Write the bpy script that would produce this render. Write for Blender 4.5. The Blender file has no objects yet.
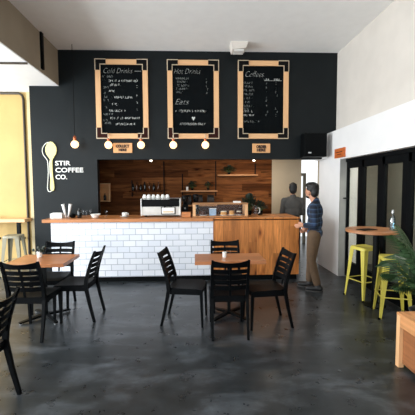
import bpy, bmesh, math, random
from mathutils import Vector, Matrix
random.seed(7)
PI = math.pi
scn = bpy.context.scene
COL = scn.collection

# ---------------------------------------------------------------- camera
cam_d = bpy.data.cameras.new('camera'); cam = bpy.data.objects.new('camera', cam_d); COL.objects.link(cam)
cam_d.sensor_width = 36.0; cam_d.lens = 36.0 * 332.0 / 415.0; cam_d.clip_start = 0.05
yaw, pitch, roll = math.radians(2.4), math.radians(3.7), math.radians(0.3)
F = Vector((math.sin(yaw)*math.cos(pitch), math.cos(yaw)*math.cos(pitch), -math.sin(pitch)))
R0 = Vector((math.cos(yaw), -math.sin(yaw), 0)); U0 = R0.cross(F)
R1 = R0*math.cos(roll) - U0*math.sin(roll); U1 = U0*math.cos(roll) + R0*math.sin(roll)
m = Matrix((R1, U1, -F)).transposed().to_4x4(); m.translation = Vector((0, 0, 1.65))
cam.matrix_world = m
scn.camera = cam

# ---------------------------------------------------------------- world, daylight, exposure
w = bpy.data.worlds.new('daylight'); scn.world = w; w.use_nodes = True
w.node_tree.nodes['Background'].inputs[0].default_value = (0.93, 0.97, 1.0, 1)
w.node_tree.nodes['Background'].inputs[1].default_value = 1.1
def area(name, loc, rot, sx, sy, power, col):
    l = bpy.data.lights.new(name, 'AREA'); l.shape = 'RECTANGLE'; l.size = sx; l.size_y = sy
    l.energy = power; l.color = col
    o = bpy.data.objects.new(name, l); COL.objects.link(o); o.location = loc; o.rotation_euler = rot
    return o
# daylight through the tall windows on the left and the glass front behind the camera
area('window_daylight_left', (-6.95, 3.4, 1.75), (0, -PI/2, 0), 3.0, 5.6, 560, (0.90, 0.96, 1.0))
area('window_daylight_front_left', (-4.9, -3.45, 1.75), (PI/2, 0, 0), 3.6, 3.0, 250, (0.92, 0.97, 1.0))
area('window_daylight_front', (0.2, -3.45, 2.2), (PI/2, 0, 0), 4.4, 3.4, 60, (0.95, 0.98, 1.0))
area('kitchen_fill', (1.3, 7.5, 2.58), (0, 0, 0), 1.6, 0.3, 10, (1.0, 0.86, 0.68))  # added fill without a fitting, brightens the plank wall towards the right
area('side_room_fill', (3.45, 3.0, 2.60), (0, 0, 0), 0.4, 5.0, 110, (1.0, 0.97, 0.92))  # added fill, lifts the wall seen through the door glass
scn.view_settings.view_transform = 'Standard'; scn.view_settings.look = 'None'
scn.view_settings.gamma = 1.0; scn.view_settings.use_curve_mapping = False
scn.view_settings.exposure = 0.35
scn.cycles.use_denoising = True
scn.cycles.max_bounces = 8; scn.cycles.diffuse_bounces = 4

# ---------------------------------------------------------------- materials
def srgb(r, g, b):
    f = lambda c: (c/255/12.92) if c/255 <= 0.04045 else ((c/255+0.055)/1.055)**2.4
    return (f(r), f(g), f(b), 1.0)
def new_mat(name):
    mt = bpy.data.materials.new(name); mt.use_nodes = True
    nt = mt.node_tree; return mt, nt, nt.nodes['Principled BSDF']
def N(nt, t, **kw):
    n = nt.nodes.new(t)
    for k, v in kw.items():
        if k in n.inputs.keys(): n.inputs[k].default_value = v
        else: setattr(n, k, v)
    return n
def ramp(nt, src, stops):
    r = nt.nodes.new('ShaderNodeValToRGB'); e = r.color_ramp.elements
    while len(e) < len(stops): e.new(0.5)
    for el, (p, c) in zip(e, stops): el.position = p; el.color = c
    nt.links.new(src, r.inputs[0]); return r.outputs[0]
def plain(name, col, rough=0.5, metal=0.0, var=0.12, scale=6.0, bump=0.0, spec=0.5):
    mt, nt, b = new_mat(name); c = srgb(*col)
    tc = N(nt, 'ShaderNodeTexCoord'); ns = N(nt, 'ShaderNodeTexNoise', Scale=scale, Detail=5.0)
    nt.links.new(tc.outputs['Object'], ns.inputs['Vector'])
    lo = tuple(x*(1-var) for x in c[:3])+(1,); hi = tuple(min(1, x*(1+var)) for x in c[:3])+(1,)
    nt.links.new(ramp(nt, ns.outputs['Fac'], [(0.3, lo), (0.7, hi)]), b.inputs['Base Color'])
    b.inputs['Roughness'].default_value = rough; b.inputs['Metallic'].default_value = metal
    b.inputs['Specular IOR Level'].default_value = spec
    if bump:
        bp = N(nt, 'ShaderNodeBump', Strength=bump, Distance=0.01)
        nt.links.new(ns.outputs['Fac'], bp.inputs['Height']); nt.links.new(bp.outputs[0], b.inputs['Normal'])
    return mt
def wood(name, col, axis='x', plank=0.0, rough=0.45, contrast=0.35, knots=True, plank_var=0.35, across='z', spec=0.4):
    """grain runs along axis; planks (if any) are laid side by side along `across`"""
    mt, nt, b = new_mat(name); c = srgb(*col)
    tc = N(nt, 'ShaderNodeTexCoord'); mp = N(nt, 'ShaderNodeMapping')
    sc = {'x': (1.2, 14, 14), 'y': (14, 1.2, 14), 'z': (14, 14, 1.2)}[axis]
    mp.inputs['Scale'].default_value = sc
    vec = tc.outputs['Object']
    cellrand = None
    if plank:
        sp = N(nt, 'ShaderNodeSeparateXYZ'); nt.links.new(vec, sp.inputs[0])
        dv = N(nt, 'ShaderNodeMath', operation='DIVIDE'); dv.inputs[1].default_value = plank
        nt.links.new(sp.outputs[across.upper()], dv.inputs[0])
        fl = N(nt, 'ShaderNodeMath', operation='FLOOR'); nt.links.new(dv.outputs[0], fl.inputs[0])
        fr = N(nt, 'ShaderNodeMath', operation='FRACT'); nt.links.new(dv.outputs[0], fr.inputs[0])
        # boards butt against each other at staggered ends
        al = N(nt, 'ShaderNodeMath', operation='MULTIPLY_ADD'); al.inputs[1].default_value = 0.37
        nt.links.new(fl.outputs[0], al.inputs[0]);
        ln = N(nt, 'ShaderNodeMath', operation='MULTIPLY'); ln.inputs[1].default_value = 0.55
        nt.links.new(sp.outputs[axis.upper()], ln.inputs[0]); nt.links.new(ln.outputs[0], al.inputs[2])
        fe = N(nt, 'ShaderNodeMath', operation='FLOOR'); nt.links.new(al.outputs[0], fe.inputs[0])
        cb = N(nt, 'ShaderNodeCombineXYZ'); nt.links.new(fl.outputs[0], cb.inputs[0]); nt.links.new(fe.outputs[0], cb.inputs[1])
        wn = N(nt, 'ShaderNodeTexWhiteNoise', noise_dimensions='3D'); nt.links.new(cb.outputs[0], wn.inputs['Vector'])
        cellrand = wn.outputs['Value']
        off = N(nt, 'ShaderNodeVectorMath', operation='MULTIPLY_ADD')
        nt.links.new(wn.outputs['Color'], off.inputs[0]); off.inputs[1].default_value = (7, 7, 7)
        nt.links.new(vec, off.inputs[2]); vec2 = off.outputs[0]
    else: vec2 = vec
    nt.links.new(vec2, mp.inputs['Vector'])
    ns = N(nt, 'ShaderNodeTexNoise', Scale=1.6, Detail=6.0, Roughness=0.62, Distortion=0.7)
    nt.links.new(mp.outputs[0], ns.inputs['Vector'])
    k = contrast
    lo = tuple(x*(1-k) for x in c[:3])+(1,); hi = tuple(min(1, x*(1+k*0.7)) for x in c[:3])+(1,)
    out = ramp(nt, ns.outputs['Fac'], [(0.28, lo), (0.5, c), (0.72, hi)])
    def mult(a, fac_out, stops):
        mx = N(nt, 'ShaderNodeMixRGB', blend_type='MULTIPLY'); mx.inputs[0].default_value = 1
        nt.links.new(a, mx.inputs[1]); nt.links.new(ramp(nt, fac_out, stops), mx.inputs[2]); return mx.outputs[0]
    if knots:
        mk = N(nt, 'ShaderNodeMapping'); s2 = {'x': (1.1, 3.5, 3.5), 'y': (3.5, 1.1, 3.5), 'z': (3.5, 3.5, 1.3)}[axis]
        mk.inputs['Scale'].default_value = s2; nt.links.new(vec2, mk.inputs['Vector'])
        vo = N(nt, 'ShaderNodeTexVoronoi', Scale=1.5); nt.links.new(mk.outputs[0], vo.inputs['Vector'])
        out = mult(out, vo.outputs['Distance'], [(0.05, (0.16, 0.09, 0.05, 1)), (0.14, (0.7, 0.58, 0.48, 1)), (0.26, (1, 1, 1, 1))])
    if plank:
        v = plank_var
        out = mult(out, cellrand, [(0.0, (1-v, 1-v*1.1, 1-v*1.2, 1)), (1.0, (1+v*0.2, 1+v*0.2, 1+v*0.2, 1))])
        out = mult(out, fr.outputs[0], [(0.0, (0.2, 0.15, 0.1, 1)), (0.035, (1, 1, 1, 1))])
    nt.links.new(out, b.inputs['Base Color'])
    b.inputs['Roughness'].default_value = rough; b.inputs['Specular IOR Level'].default_value = spec
    bp = N(nt, 'ShaderNodeBump', Strength=0.15, Distance=0.005)
    nt.links.new(ns.outputs['Fac'], bp.inputs['Height']); nt.links.new(bp.outputs[0], b.inputs['Normal'])
    return mt
def emit(name, col, s):
    mt, nt, b = new_mat(name)
    b.inputs['Base Color'].default_value = srgb(*col); b.inputs['Emission Color'].default_value = srgb(*col)
    b.inputs['Emission Strength'].default_value = s; return mt
def glass(name, tint=(1, 1, 1), rough=0.15, refl=0.10):
    mt = bpy.data.materials.new(name); mt.use_nodes = True; nt = mt.node_tree; nt.nodes.clear()
    o = N(nt, 'ShaderNodeOutputMaterial'); mx = N(nt, 'ShaderNodeMixShader')
    t = N(nt, 'ShaderNodeBsdfTransparent'); t.inputs[0].default_value = (*tint, 1)
    g = N(nt, 'ShaderNodeBsdfGlossy'); g.inputs['Roughness'].default_value = rough
    lw = N(nt, 'ShaderNodeLayerWeight'); lw.inputs[0].default_value = 0.5
    ad = N(nt, 'ShaderNodeMath', operation='MULTIPLY_ADD'); ad.inputs[1].default_value = 0.35; ad.inputs[2].default_value = 0.012 + refl*0.4
    pw = N(nt, 'ShaderNodeMath', operation='POWER'); pw.inputs[1].default_value = 4.0
    nt.links.new(lw.outputs['Facing'], pw.inputs[0]); nt.links.new(pw.outputs[0], ad.inputs[0])
    nt.links.new(ad.outputs[0], mx.inputs[0]); nt.links.new(t.outputs[0], mx.inputs[1]); nt.links.new(g.outputs[0], mx.inputs[2])
    nt.links.new(mx.outputs[0], o.inputs[0]); return mt
def tile_mat():
    mt, nt, b = new_mat('white_subway_tile')
    tc = N(nt, 'ShaderNodeTexCoord'); sp = N(nt, 'ShaderNodeSeparateXYZ'); nt.links.new(tc.outputs['Object'], sp.inputs[0])
    ad = N(nt, 'ShaderNodeMath', operation='ADD'); nt.links.new(sp.outputs[0], ad.inputs[0]); nt.links.new(sp.outputs[1], ad.inputs[1])
    cb = N(nt, 'ShaderNodeCombineXYZ'); nt.links.new(ad.outputs[0], cb.inputs[0]); nt.links.new(sp.outputs[2], cb.inputs[1])
    br = N(nt, 'ShaderNodeTexBrick'); nt.links.new(cb.outputs[0], br.inputs['Vector'])
    br.inputs['Scale'].default_value = 1.0; br.inputs['Brick Width'].default_value = 0.212; br.inputs['Row Height'].default_value = 0.103
    br.inputs['Mortar Size'].default_value = 0.0055; br.inputs['Mortar Smooth'].default_value = 0.3; br.inputs['Bias'].default_value = 0
    br.inputs['Color1'].default_value = srgb(236, 238, 244); br.inputs['Color2'].default_value = srgb(222, 226, 236)
    br.inputs['Mortar'].default_value = srgb(168, 174, 186)
    nt.links.new(br.outputs['Color'], b.inputs['Base Color']); b.inputs['Roughness'].default_value = 0.22
    iv = N(nt, 'ShaderNodeMath', operation='SUBTRACT'); iv.inputs[0].default_value = 1; nt.links.new(br.outputs['Fac'], iv.inputs[1])
    bp = N(nt, 'ShaderNodeBump', Strength=0.5, Distance=0.004); nt.links.new(iv.outputs[0], bp.inputs['Height'])
    nt.links.new(bp.outputs[0], b.inputs['Normal']); return mt
def floor_mat():
    mt, nt, b = new_mat('polished_dark_concrete')
    tc = N(nt, 'ShaderNodeTexCoord')
    n1 = N(nt, 'ShaderNodeTexNoise', Scale=1.3, Detail=7.0, Roughness=0.68, Distortion=0.4); fm = N(nt, 'ShaderNodeMapping'); fm.inputs['Scale'].default_value = (1.2, 2.6, 1); nt.links.new(tc.outputs['Object'], fm.inputs['Vector']); nt.links.new(fm.outputs[0], n1.inputs['Vector'])
    n2 = N(nt, 'ShaderNodeTexNoise', Scale=7.0, Detail=8.0, Roughness=0.6, Distortion=0.0); nt.links.new(tc.outputs['Object'], n2.inputs['Vector'])
    c1 = ramp(nt, n1.outputs['Fac'], [(0.3, srgb(34, 38, 40)), (0.5, srgb(47, 51, 54)), (0.72, srgb(88, 93, 99))])
    c2 = ramp(nt, n2.outputs['Fac'], [(0.3, (0.75, 0.75, 0.75, 1)), (0.7, (1.2, 1.2, 1.2, 1))])
    mx = N(nt, 'ShaderNodeMixRGB', blend_type='MULTIPLY'); mx.inputs[0].default_value = 1
    nt.links.new(c1, mx.inputs[1]); nt.links.new(c2, mx.inputs[2]); nt.links.new(mx.outputs[0], b.inputs['Base Color'])
    rr = ramp(nt, n2.outputs['Fac'], [(0.3, (0.26, 0.26, 0.26, 1)), (0.7, (0.34, 0.34, 0.34, 1))])
    nt.links.new(rr, b.inputs['Roughness'])
    bp = N(nt, 'ShaderNodeBump', Strength=0.02, Distance=0.01); nt.links.new(n1.outputs['Fac'], bp.inputs['Height'])
    nt.links.new(bp.outputs[0], b.inputs['Normal']); return mt
def plaid_mat():
    mt, nt, b = new_mat('blue_plaid_cloth')
    tc = N(nt, 'ShaderNodeTexCoord'); sp = N(nt, 'ShaderNodeSeparateXYZ'); nt.links.new(tc.outputs['Object'], sp.inputs[0])
    outs = []
    for ax, sc in ((1, 16.0), (2, 14.0)):
        mu = N(nt, 'ShaderNodeMath', operation='MULTIPLY'); mu.inputs[1].default_value = sc
        nt.links.new(sp.outputs[ax], mu.inputs[0]); fr = N(nt, 'ShaderNodeMath', operation='FRACT'); nt.links.new(mu.outputs[0], fr.inputs[0])
        outs.append(ramp(nt, fr.outputs[0], [(0.0, srgb(16, 24, 38)), (0.38, srgb(24, 48, 80)), (0.55, srgb(84, 112, 144)), (0.62, srgb(14, 22, 36))]))
    mx = N(nt, 'ShaderNodeMixRGB', blend_type='MIX'); mx.inputs[0].default_value = 0.5
    nt.links.new(outs[0], mx.inputs[1]); nt.links.new(outs[1], mx.inputs[2]); nt.links.new(mx.outputs[0], b.inputs['Base Color'])
    b.inputs['Roughness'].default_value = 0.85; return mt

M = dict(
  black_wall=plain('charcoal_wall_paint', (19, 24, 26), 0.42, var=0.14, scale=2.5, spec=0.16),
  white_wall=plain('white_wall_paint', (228, 227, 226), 0.7, var=0.03, scale=3),
  upper_wall=plain('off_white_plaster', (212, 205, 196), 0.8, var=0.06, scale=2),
  ceiling=plain('white_ceiling_paint', (245, 245, 243), 0.8, var=0.02),
  beige=plain('beige_wall_paint', (188, 172, 148), 0.8, var=0.06, scale=2),
  taupe=plain('taupe_plaster', (150, 138, 120), 0.8, var=0.12, scale=1.5),
  jamb=plain('grey_frame_shaded_jamb', (150, 150, 146), 0.8, var=0.06),
  yellow=plain('yellow_wall_paint', (186, 156, 96), 0.7, var=0.08, scale=2),
  floor=floor_mat(), tile=tile_mat(),
  kick=plain('black_kickboard', (8, 11, 12), 0.6, spec=0.08),
  counter_top=wood('orange_hardwood_top', (186, 120, 70), 'x', knots=False, contrast=0.3, rough=0.35),
  counter_front=wood('knotty_pine_boards', (218, 140, 74), 'z', plank=0.145, across='x', contrast=0.45, plank_var=0.45),
  wall_wood=wood('dark_plank_wall', (120, 74, 40), 'x', plank=0.17, across='z', contrast=0.75, plank_var=0.75, rough=0.7, spec=0.1),
  table_wood=wood('brown_table_wood', (188, 120, 74), 'x', plank=0.13, across='y', knots=False, contrast=0.3, plank_var=0.2, rough=0.3, spec=0.6),
  frame_wood=wood('pale_pine', (224, 176, 128), 'z', knots=False, contrast=0.12),
  frame_wood_x=wood('pale_pine_across', (224, 176, 128), 'x', knots=False, contrast=0.12),
  bench_wood=wood('bench_pine', (206, 146, 96), 'y', contrast=0.25),
  shelf_wood=wood('shelf_wood', (170, 120, 76), 'x', knots=False, contrast=0.3),
  sign_wood=wood('sign_ply', (222, 166, 112), 'x', knots=False, contrast=0.12),
  red_wood=wood('reddish_ply', (190, 98, 46), 'y', knots=False, contrast=0.4),
  round_wood=wood('round_table_wood', (166, 112, 74), 'x', knots=False, contrast=0.25, rough=0.35),
  board=plain('chalkboard_black', (7, 11, 13), 0.7, var=0.25, scale=3, spec=0.06),
  chalk=plain('white_chalk', (196, 198, 194), 0.9, var=0.15, scale=60),
  chalk_dim=plain('faded_chalk', (120, 124, 122), 0.9, var=0.2, scale=60),
  bracket=plain('pale_metal_edge', (206, 186, 160), 0.5, 0.2),
  bracket_dark=plain('black_iron_bracket', (12, 11, 11), 0.6, spec=0.1),
  bracket_rust=plain('brown_iron_bracket', (46, 18, 12), 0.6, spec=0.1),
  chair=plain('black_moulded_plastic', (6, 8, 10), 0.5, var=0.15, spec=0.07),
  black=plain('black_paint', (9, 11, 12), 0.45, spec=0.08), black_m=plain('black_powder_coat', (10, 12, 13), 0.45, 0.0, spec=0.08),
  frame_black=plain('black_door_frame', (9, 12, 14), 0.5, spec=0.08),
  stool_yellow=plain('yellow_enamel', (206, 192, 84), 0.35, var=0.08),
  stool_cream=plain('pale_enamel', (136, 130, 108), 0.4, var=0.1),
  white=plain('white_glaze', (236, 236, 232), 0.3, var=0.03), card=plain('white_card', (240, 240, 238), 0.7, var=0.02),
  steel=plain('brushed_steel', (190, 192, 194), 0.3, 0.9), steel_white=plain('white_steel', (200, 198, 193), 0.35, 0.1),
  copper=plain('copper', (186, 104, 68), 0.35, 0.8),
  bulb=emit('warm_bulb', (255, 206, 150), 1.9), spot_bulb=emit('spot_bulb', (255, 240, 215), 9.0),
  spoon=plain('spoon_yellow', (232, 222, 150), 0.6, var=0.03), white_sign=plain('sign_white', (245, 245, 240), 0.6, var=0.02),
  ink=plain('dark_brown_ink', (48, 26, 16), 0.7), glass=glass('clear_glass', (1, 1, 1), 0.15, 0.0), door_glass=glass('smoked_glass', (0.80, 0.81, 0.78), 0.12, 0.03),
  bottle_glass=glass('blue_tinted_glass', (0.55, 0.75, 0.85), 0.03, 0.5),
  dark_bottle=plain('dark_bottle_glass', (16, 20, 22), 0.1), amber=plain('amber_bottle', (80, 44, 20), 0.15),
  leaf=plain('dark_green_leaf', (46, 72, 42), 0.4, var=0.35, scale=14), leaf2=plain('kitchen_leaf', (24, 40, 28), 0.5, var=0.4, scale=14),
  stem=plain('palm_stem', (58, 84, 46), 0.5), pot=plain('grey_pot', (90, 92, 90), 0.7), soil=plain('potting_soil', (40, 28, 20), 0.95, bump=0.6, scale=40),
  skin=plain('skin', (186, 132, 104), 0.55, var=0.06), hair=plain('black_hair', (16, 13, 12), 0.6, var=0.3, scale=60, bump=0.5),
  plaid=plaid_mat(), navy=plain('dark_navy_cloth', (24, 30, 38), 0.85, var=0.2, scale=30), khaki=plain('khaki_cloth', (88, 68, 49), 0.9, var=0.12, scale=20),
  grey_cloth=plain('grey_jacket_cloth', (78, 76, 73), 0.9, var=0.12, scale=20), dark_cloth=plain('dark_trouser_cloth', (34, 40, 50), 0.9, var=0.12),
  shoe=plain('black_shoe', (16, 16, 17), 0.5), sole=plain('rubber_sole', (60, 58, 56), 0.8),
  cake=plain('golden_cake', (206, 150, 84), 0.8, var=0.25, scale=30, bump=0.4), cake2=plain('chocolate_cake', (70, 40, 28), 0.8, var=0.25, scale=30, bump=0.4),
  cream=plain('cream_icing', (240, 230, 205), 0.6), sack=plain('black_coffee_bag', (20, 20, 20), 0.5, var=0.2, bump=0.3, scale=18),
  speaker=plain('black_speaker_cloth', (8, 10, 11), 0.8, var=0.3, scale=90, spec=0.1), gold=plain('gold_trim', (190, 150, 80), 0.35, 0.7),
  conduit=plain('dark_conduit', (60, 52, 44), 0.5, 0.3), paper=plain('off_white_paper', (226, 224, 218), 0.8),
)

# ---------------------------------------------------------------- helpers
def tag(o, label=None, cat=None, group=None, kind=None):
    if label: o['label'] = label
    if cat: o['category'] = cat
    if group: o['group'] = group
    if kind: o['kind'] = kind
    return o
ORIGIN = {}
def thing(name, loc, label, cat, group=None, rz=0.0):
    o = bpy.data.objects.new(name, None); COL.objects.link(o); o.empty_display_size = 0.1
    o.location = loc; o.rotation_euler = (0, 0, rz)
    return tag(o, label, cat, group)
class MB:
    def __init__(s): s.bm = bmesh.new()
    def box(s, x0, x1, y0, y1, z0, z1, bev=0.0):
        vs = [s.bm.verts.new((x, y, z)) for x in (x0, x1) for y in (y0, y1) for z in (z0, z1)]
        fs = [s.bm.faces.new([vs[i] for i in q]) for q in ((0,1,3,2),(4,6,7,5),(0,4,5,1),(2,3,7,6),(0,2,6,4),(1,5,7,3))]
        if bev:
            es = list({e for f in fs for e in f.edges}); bmesh.ops.bevel(s.bm, geom=es, offset=bev, segments=2, profile=0.7, affect='EDGES')
        return s
    def hull(s, pts_a, pts_b):
        """prism between two equal loops"""
        a = [s.bm.verts.new(p) for p in pts_a]; b = [s.bm.verts.new(p) for p in pts_b]; n = len(a)
        s.bm.faces.new(list(reversed(a))); s.bm.faces.new(b)
        for i in range(n): s.bm.faces.new((a[i], a[(i+1) % n], b[(i+1) % n], b[i]))
        return s
    def loops(s, loops, cap=True):
        L = [[s.bm.verts.new(p) for p in lp] for lp in loops]; n = len(L[0])
        for a, b in zip(L, L[1:]):
            for i in range(n): s.bm.faces.new((a[i], a[(i+1) % n], b[(i+1) % n], b[i]))
        if cap: s.bm.faces.new(list(reversed(L[0]))); s.bm.faces.new(L[-1])
        return s
    def tube(s, pts, r, seg=10, r1=None):
        pts = [Vector(p) for p in pts]; n = len(pts); rs = r if isinstance(r, (list, tuple)) else [r + ((r1-r)*i/(n-1) if r1 is not None else 0) for i in range(n)]
        lo = []; prev = None
        for i, p in enumerate(pts):
            d = (pts[min(i+1, n-1)] - pts[max(i-1, 0)]).normalized()
            ref = prev if prev is not None else (Vector((0, 0, 1)) if abs(d.z) < 0.9 else Vector((1, 0, 0)))
            u = (ref - d*ref.dot(d)).normalized(); prev = u; v = d.cross(u)
            lo.append([p + (u*math.cos(2*PI*k/seg) + v*math.sin(2*PI*k/seg))*rs[i] for k in range(seg)])
        return s.loops(lo)
    def bar(s, p0, p1, w0, d0, w1=None, d1=None, up=(0, 1, 0)):
        """rectangular bar; w across, d along up"""
        p0, p1 = Vector(p0), Vector(p1); w1 = w0 if w1 is None else w1; d1 = d0 if d1 is None else d1
        d = (p1-p0).normalized(); v = Vector(up); v = (v - d*v.dot(d)).normalized(); u = v.cross(d)
        f = lambda p, a, b: [p + u*a*i/2 + v*b*j/2 for i, j in ((-1,-1),(1,-1),(1,1),(-1,1))]
        return s.hull(f(p0, w0, d0), f(p1, w1, d1))
    def lathe(s, prof, c=(0, 0, 0), seg=24):
        c = Vector(c); lo = [[c + Vector((r*math.cos(2*PI*k/seg), r*math.sin(2*PI*k/seg), z)) for k in range(seg)] for r, z in prof]
        return s.loops(lo)
    def ball(s, c, rx, ry=None, rz=None, u=16, v=10, rot=None):
        ry = ry or rx; rz = rz or rx
        mt = Matrix.Translation(Vector(c)) @ (rot.to_4x4() if rot else Matrix.Identity(4)) @ Matrix.Diagonal((rx, ry, rz, 1))
        bmesh.ops.create_uvsphere(s.bm, u_segments=u, v_segments=v, radius=1.0, matrix=mt); return s
    def cone(s, a, b, ra, rb):
        """round cone, limb segment"""
        s.tube([a, b], ra, 14, rb); s.ball(a, ra, u=14, v=8); s.ball(b, rb, u=14, v=8); return s
    def build(s, name, mat, parent=None, label=None, smooth=False, off=None):
        if off is not None:
            o_ = Vector(off)
            for v in s.bm.verts: v.co -= o_
        bmesh.ops.recalc_face_normals(s.bm, faces=s.bm.faces)
        me = bpy.data.meshes.new(name); s.bm.to_mesh(me); s.bm.free()
        me.materials.append(M[mat] if isinstance(mat, str) else mat)
        if smooth:
            for p in me.polygons: p.use_smooth = True
            try: me.set_sharp_from_angle(angle=math.radians(40))
            except Exception: pass
        o = bpy.data.objects.new(name, me); COL.objects.link(o)
        if parent: o.parent = parent
        if label: o['label'] = label
        return o
    def blob(s, name, mat, parent=None, voxel=0.009, smooth=3, label=None):
        o = s.build(name + '_raw', mat, None)
        rm = o.modifiers.new('r', 'REMESH'); rm.mode = 'VOXEL'; rm.voxel_size = voxel
        if smooth:
            sm = o.modifiers.new('s', 'SMOOTH'); sm.iterations = smooth; sm.factor = 0.5
        bpy.context.view_layer.update()
        me = bpy.data.meshes.new_from_object(o.evaluated_get(bpy.context.evaluated_depsgraph_get()))
        bpy.data.objects.remove(o)
        for p in me.polygons: p.use_smooth = True
        me.name = name
        if not me.materials: me.materials.append(M[mat])
        n = bpy.data.objects.new(name, me); COL.objects.link(n)
        if parent: n.parent = parent
        if label: n['label'] = label
        return n
def structure(name, mb, mat, parent=None, **k):
    o = mb.build(name, mat, parent, **k)
    if parent is None: o['kind'] = 'structure'
    return o
def copy_tree(o, loc, rz, label, root=True, parent=None):
    c = o.copy(); COL.objects.link(c); c.parent = parent
    if root: c.location = loc; c.rotation_euler = (0, 0, rz); c['label'] = label
    for ch in list(o.children): copy_tree(ch, None, None, None, False, c)
    return c
def text_mesh(body, size, bold=0.0, shear=0.0, extrude=0.004, spacing=1.0, align='LEFT', line=1.0):
    cu = bpy.data.curves.new('t', 'FONT'); cu.body = body; cu.size = size; cu.offset = bold; cu.shear = shear; cu.extrude = extrude
    cu.space_character = spacing; cu.align_x = align; cu.space_line = line; cu.resolution_u = 3
    o = bpy.data.objects.new('t', cu); COL.objects.link(o); bpy.context.view_layer.update()
    me = bpy.data.meshes.new_from_object(o.evaluated_get(bpy.context.evaluated_depsgraph_get()))
    bpy.data.objects.remove(o); bpy.data.curves.remove(cu); return me
def lettering(name, lines, mat, parent, y, size_ref=None, rot=None):
    """lines: (text, x left, z baseline, cap height, width or None, bold, shear); flat letters on a wall facing -Y, local to parent"""
    for (t, x, z, h, wd, bold, sh) in lines:
        bm = bmesh.new()
        me = text_mesh(t, h/0.70, bold, sh)
        xs = [v.co.x for v in me.vertices]; x0, x1 = min(xs), max(xs); k = (wd/(x1-x0)) if wd else 1.0
        for v in me.vertices:
            v.co = Vector((x + (v.co.x-x0)*k, y - v.co.z, z + v.co.y))
        bm.from_mesh(me); bpy.data.meshes.remove(me)
        me = bpy.data.meshes.new(name); bm.to_mesh(me); bm.free(); me.materials.clear(); me.materials.append(M[mat])
        o = bpy.data.objects.new(name, me); COL.objects.link(o); o.parent = parent
    return o

# ---------------------------------------------------------------- room shell
YW, YB = 6.45, 8.30            # menu wall plane, back wall of the kitchen
structure('floor', MB().box(-7.0, 4.4, -3.5, 10.6, -0.12, 0.0), 'floor')
structure('ceiling', MB().box(-7.0, 3.0, -3.5, YW+0.15, 4.19, 4.31), 'ceiling')
structure('ceiling_kitchen', MB().box(-3.1, 4.4, YW+0.15, 10.6, 2.62, 2.72), 'ceiling')
structure('trim_1', MB().box(-7.0, -2.50, -3.5, 6.98, 3.545, 4.19), 'taupe')       # mezzanine edge
structure('ceiling_mezzanine', MB().box(-7.0, -2.502, -3.5, 6.88, 3.53, 3.545), 'ceiling')
structure('wall_menu', MB().box(-3.045, -1.83, YW, YW+0.15, 0, 3.53).box(-2.50, -1.83, YW, YW+0.15, 3.53, 4.19)
          .box(-1.83, 2.52, YW, YW+0.15, 2.165, 4.19).box(2.52, 2.79, YW, YW+0.15, 2.66, 4.19), 'black_wall')
structure('wall_yellow', MB().box(-7.0, -3.0, 6.88, 7.0, 0, 3.53), 'yellow')
structure('wall_right_upper', MB().box(2.79, 2.95, -3.5, YW+0.15, 2.66, 4.19), 'upper_wall')
structure('wall_right', MB().box(2.62, 2.95, 5.87, 6.85, 0, 2.66).box(2.62, 2.95, -3.5, 5.87, 2.115, 2.66)
          .box(2.62, 2.95, -3.5, -0.4, 0, 2.115).box(2.52, 2.62, YW, 6.85, 2.165, 2.66), 'white_wall')
structure('trim_2', MB().box(2.622, 2.76, 5.855, 5.87, 0, 2.115), 'jamb')  # jamb face of the white wall, its shade put into the grey colour
structure('wall_back', MB().box(-3.1, 1.97, YB, YB+0.12, 0, 2.62), 'wall_wood')
structure('wall_back_beige', MB().box(1.97, 2.72, YB, YB+0.12, 0, 2.62).box(3.18, 4.3, YB, YB+0.12, 0, 2.62)
          .box(2.72, 3.18, YB, YB+0.12, 2.32, 2.62), 'beige')
structure('wall_kitchen_left', MB().box(-3.1, -3.0, 7.0, YB, 0, 2.62), 'black_wall')
structure('wall_kitchen_right', MB().box(4.3, 4.4, -0.6, 10.6, 0, 2.62), 'beige')
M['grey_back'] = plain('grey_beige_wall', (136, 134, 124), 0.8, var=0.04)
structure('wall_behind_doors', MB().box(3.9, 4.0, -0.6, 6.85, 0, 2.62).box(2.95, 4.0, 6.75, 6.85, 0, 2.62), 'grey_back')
structure('ceiling_side_room', MB().box(2.95, 4.3, -0.6, YW+0.15, 2.62, 2.66), 'ceiling')
structure('wall_behind', MB().box(-7.1, 4.4, -3.62, -3.52, 3.95, 4.19).box(-7.1, 4.4, -3.62, -3.52, 0, 0.25).box(-3.1, -2.0, -3.62, -3.52, 0.25, 3.95)
          .box(-7.1, -6.7, -3.62, -3.52, 0.25, 3.95).box(2.4, 4.4, -3.62, -3.52, 0.25, 3.95).box(-6.7, -3.1, -3.62, -3.52, 3.25, 3.95), 'taupe')
structure('wall_left', MB().box(-7.12, -7.0, -3.5, 0.6, 0, 3.6).box(-7.12, -7.0, 6.2, 6.98, 0, 3.6).box(-7.12, -7.0, 0.6, 6.2, 0, 0.25).box(-7.12, -7.0, 0.6, 6.2, 3.25, 3.6), 'upper_wall')
structure('window_1', MB().box(3.11, 3.19, 9.30, 9.36, 0.0, 2.0).box(2.98, 3.11, 9.30, 9.36, 1.92, 2.0), 'jamb')
structure('trim_3', MB().box(2.72, 3.18, YB-0.01, YB, 2.29, 2.32), 'jamb')
structure('trim_4', MB().box(-7.0, -2.5, 5.25, 5.28, 3.505, 3.53), 'conduit')      # conduit clipped under the soffit
structure('trim_5', MB().box(-2.5, -2.47, 5.72, 5.80, 3.60, 4.19), 'frame_black')     # joint in the mezzanine face
t5 = MB().tube([(-3.36, 6.86, 0.0), (-3.36, 6.86, 3.38), (-3.38, 6.86, 3.46), (-3.44, 6.86, 3.50), (-7.0, 6.86, 3.50)], 0.022, 10)
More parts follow.
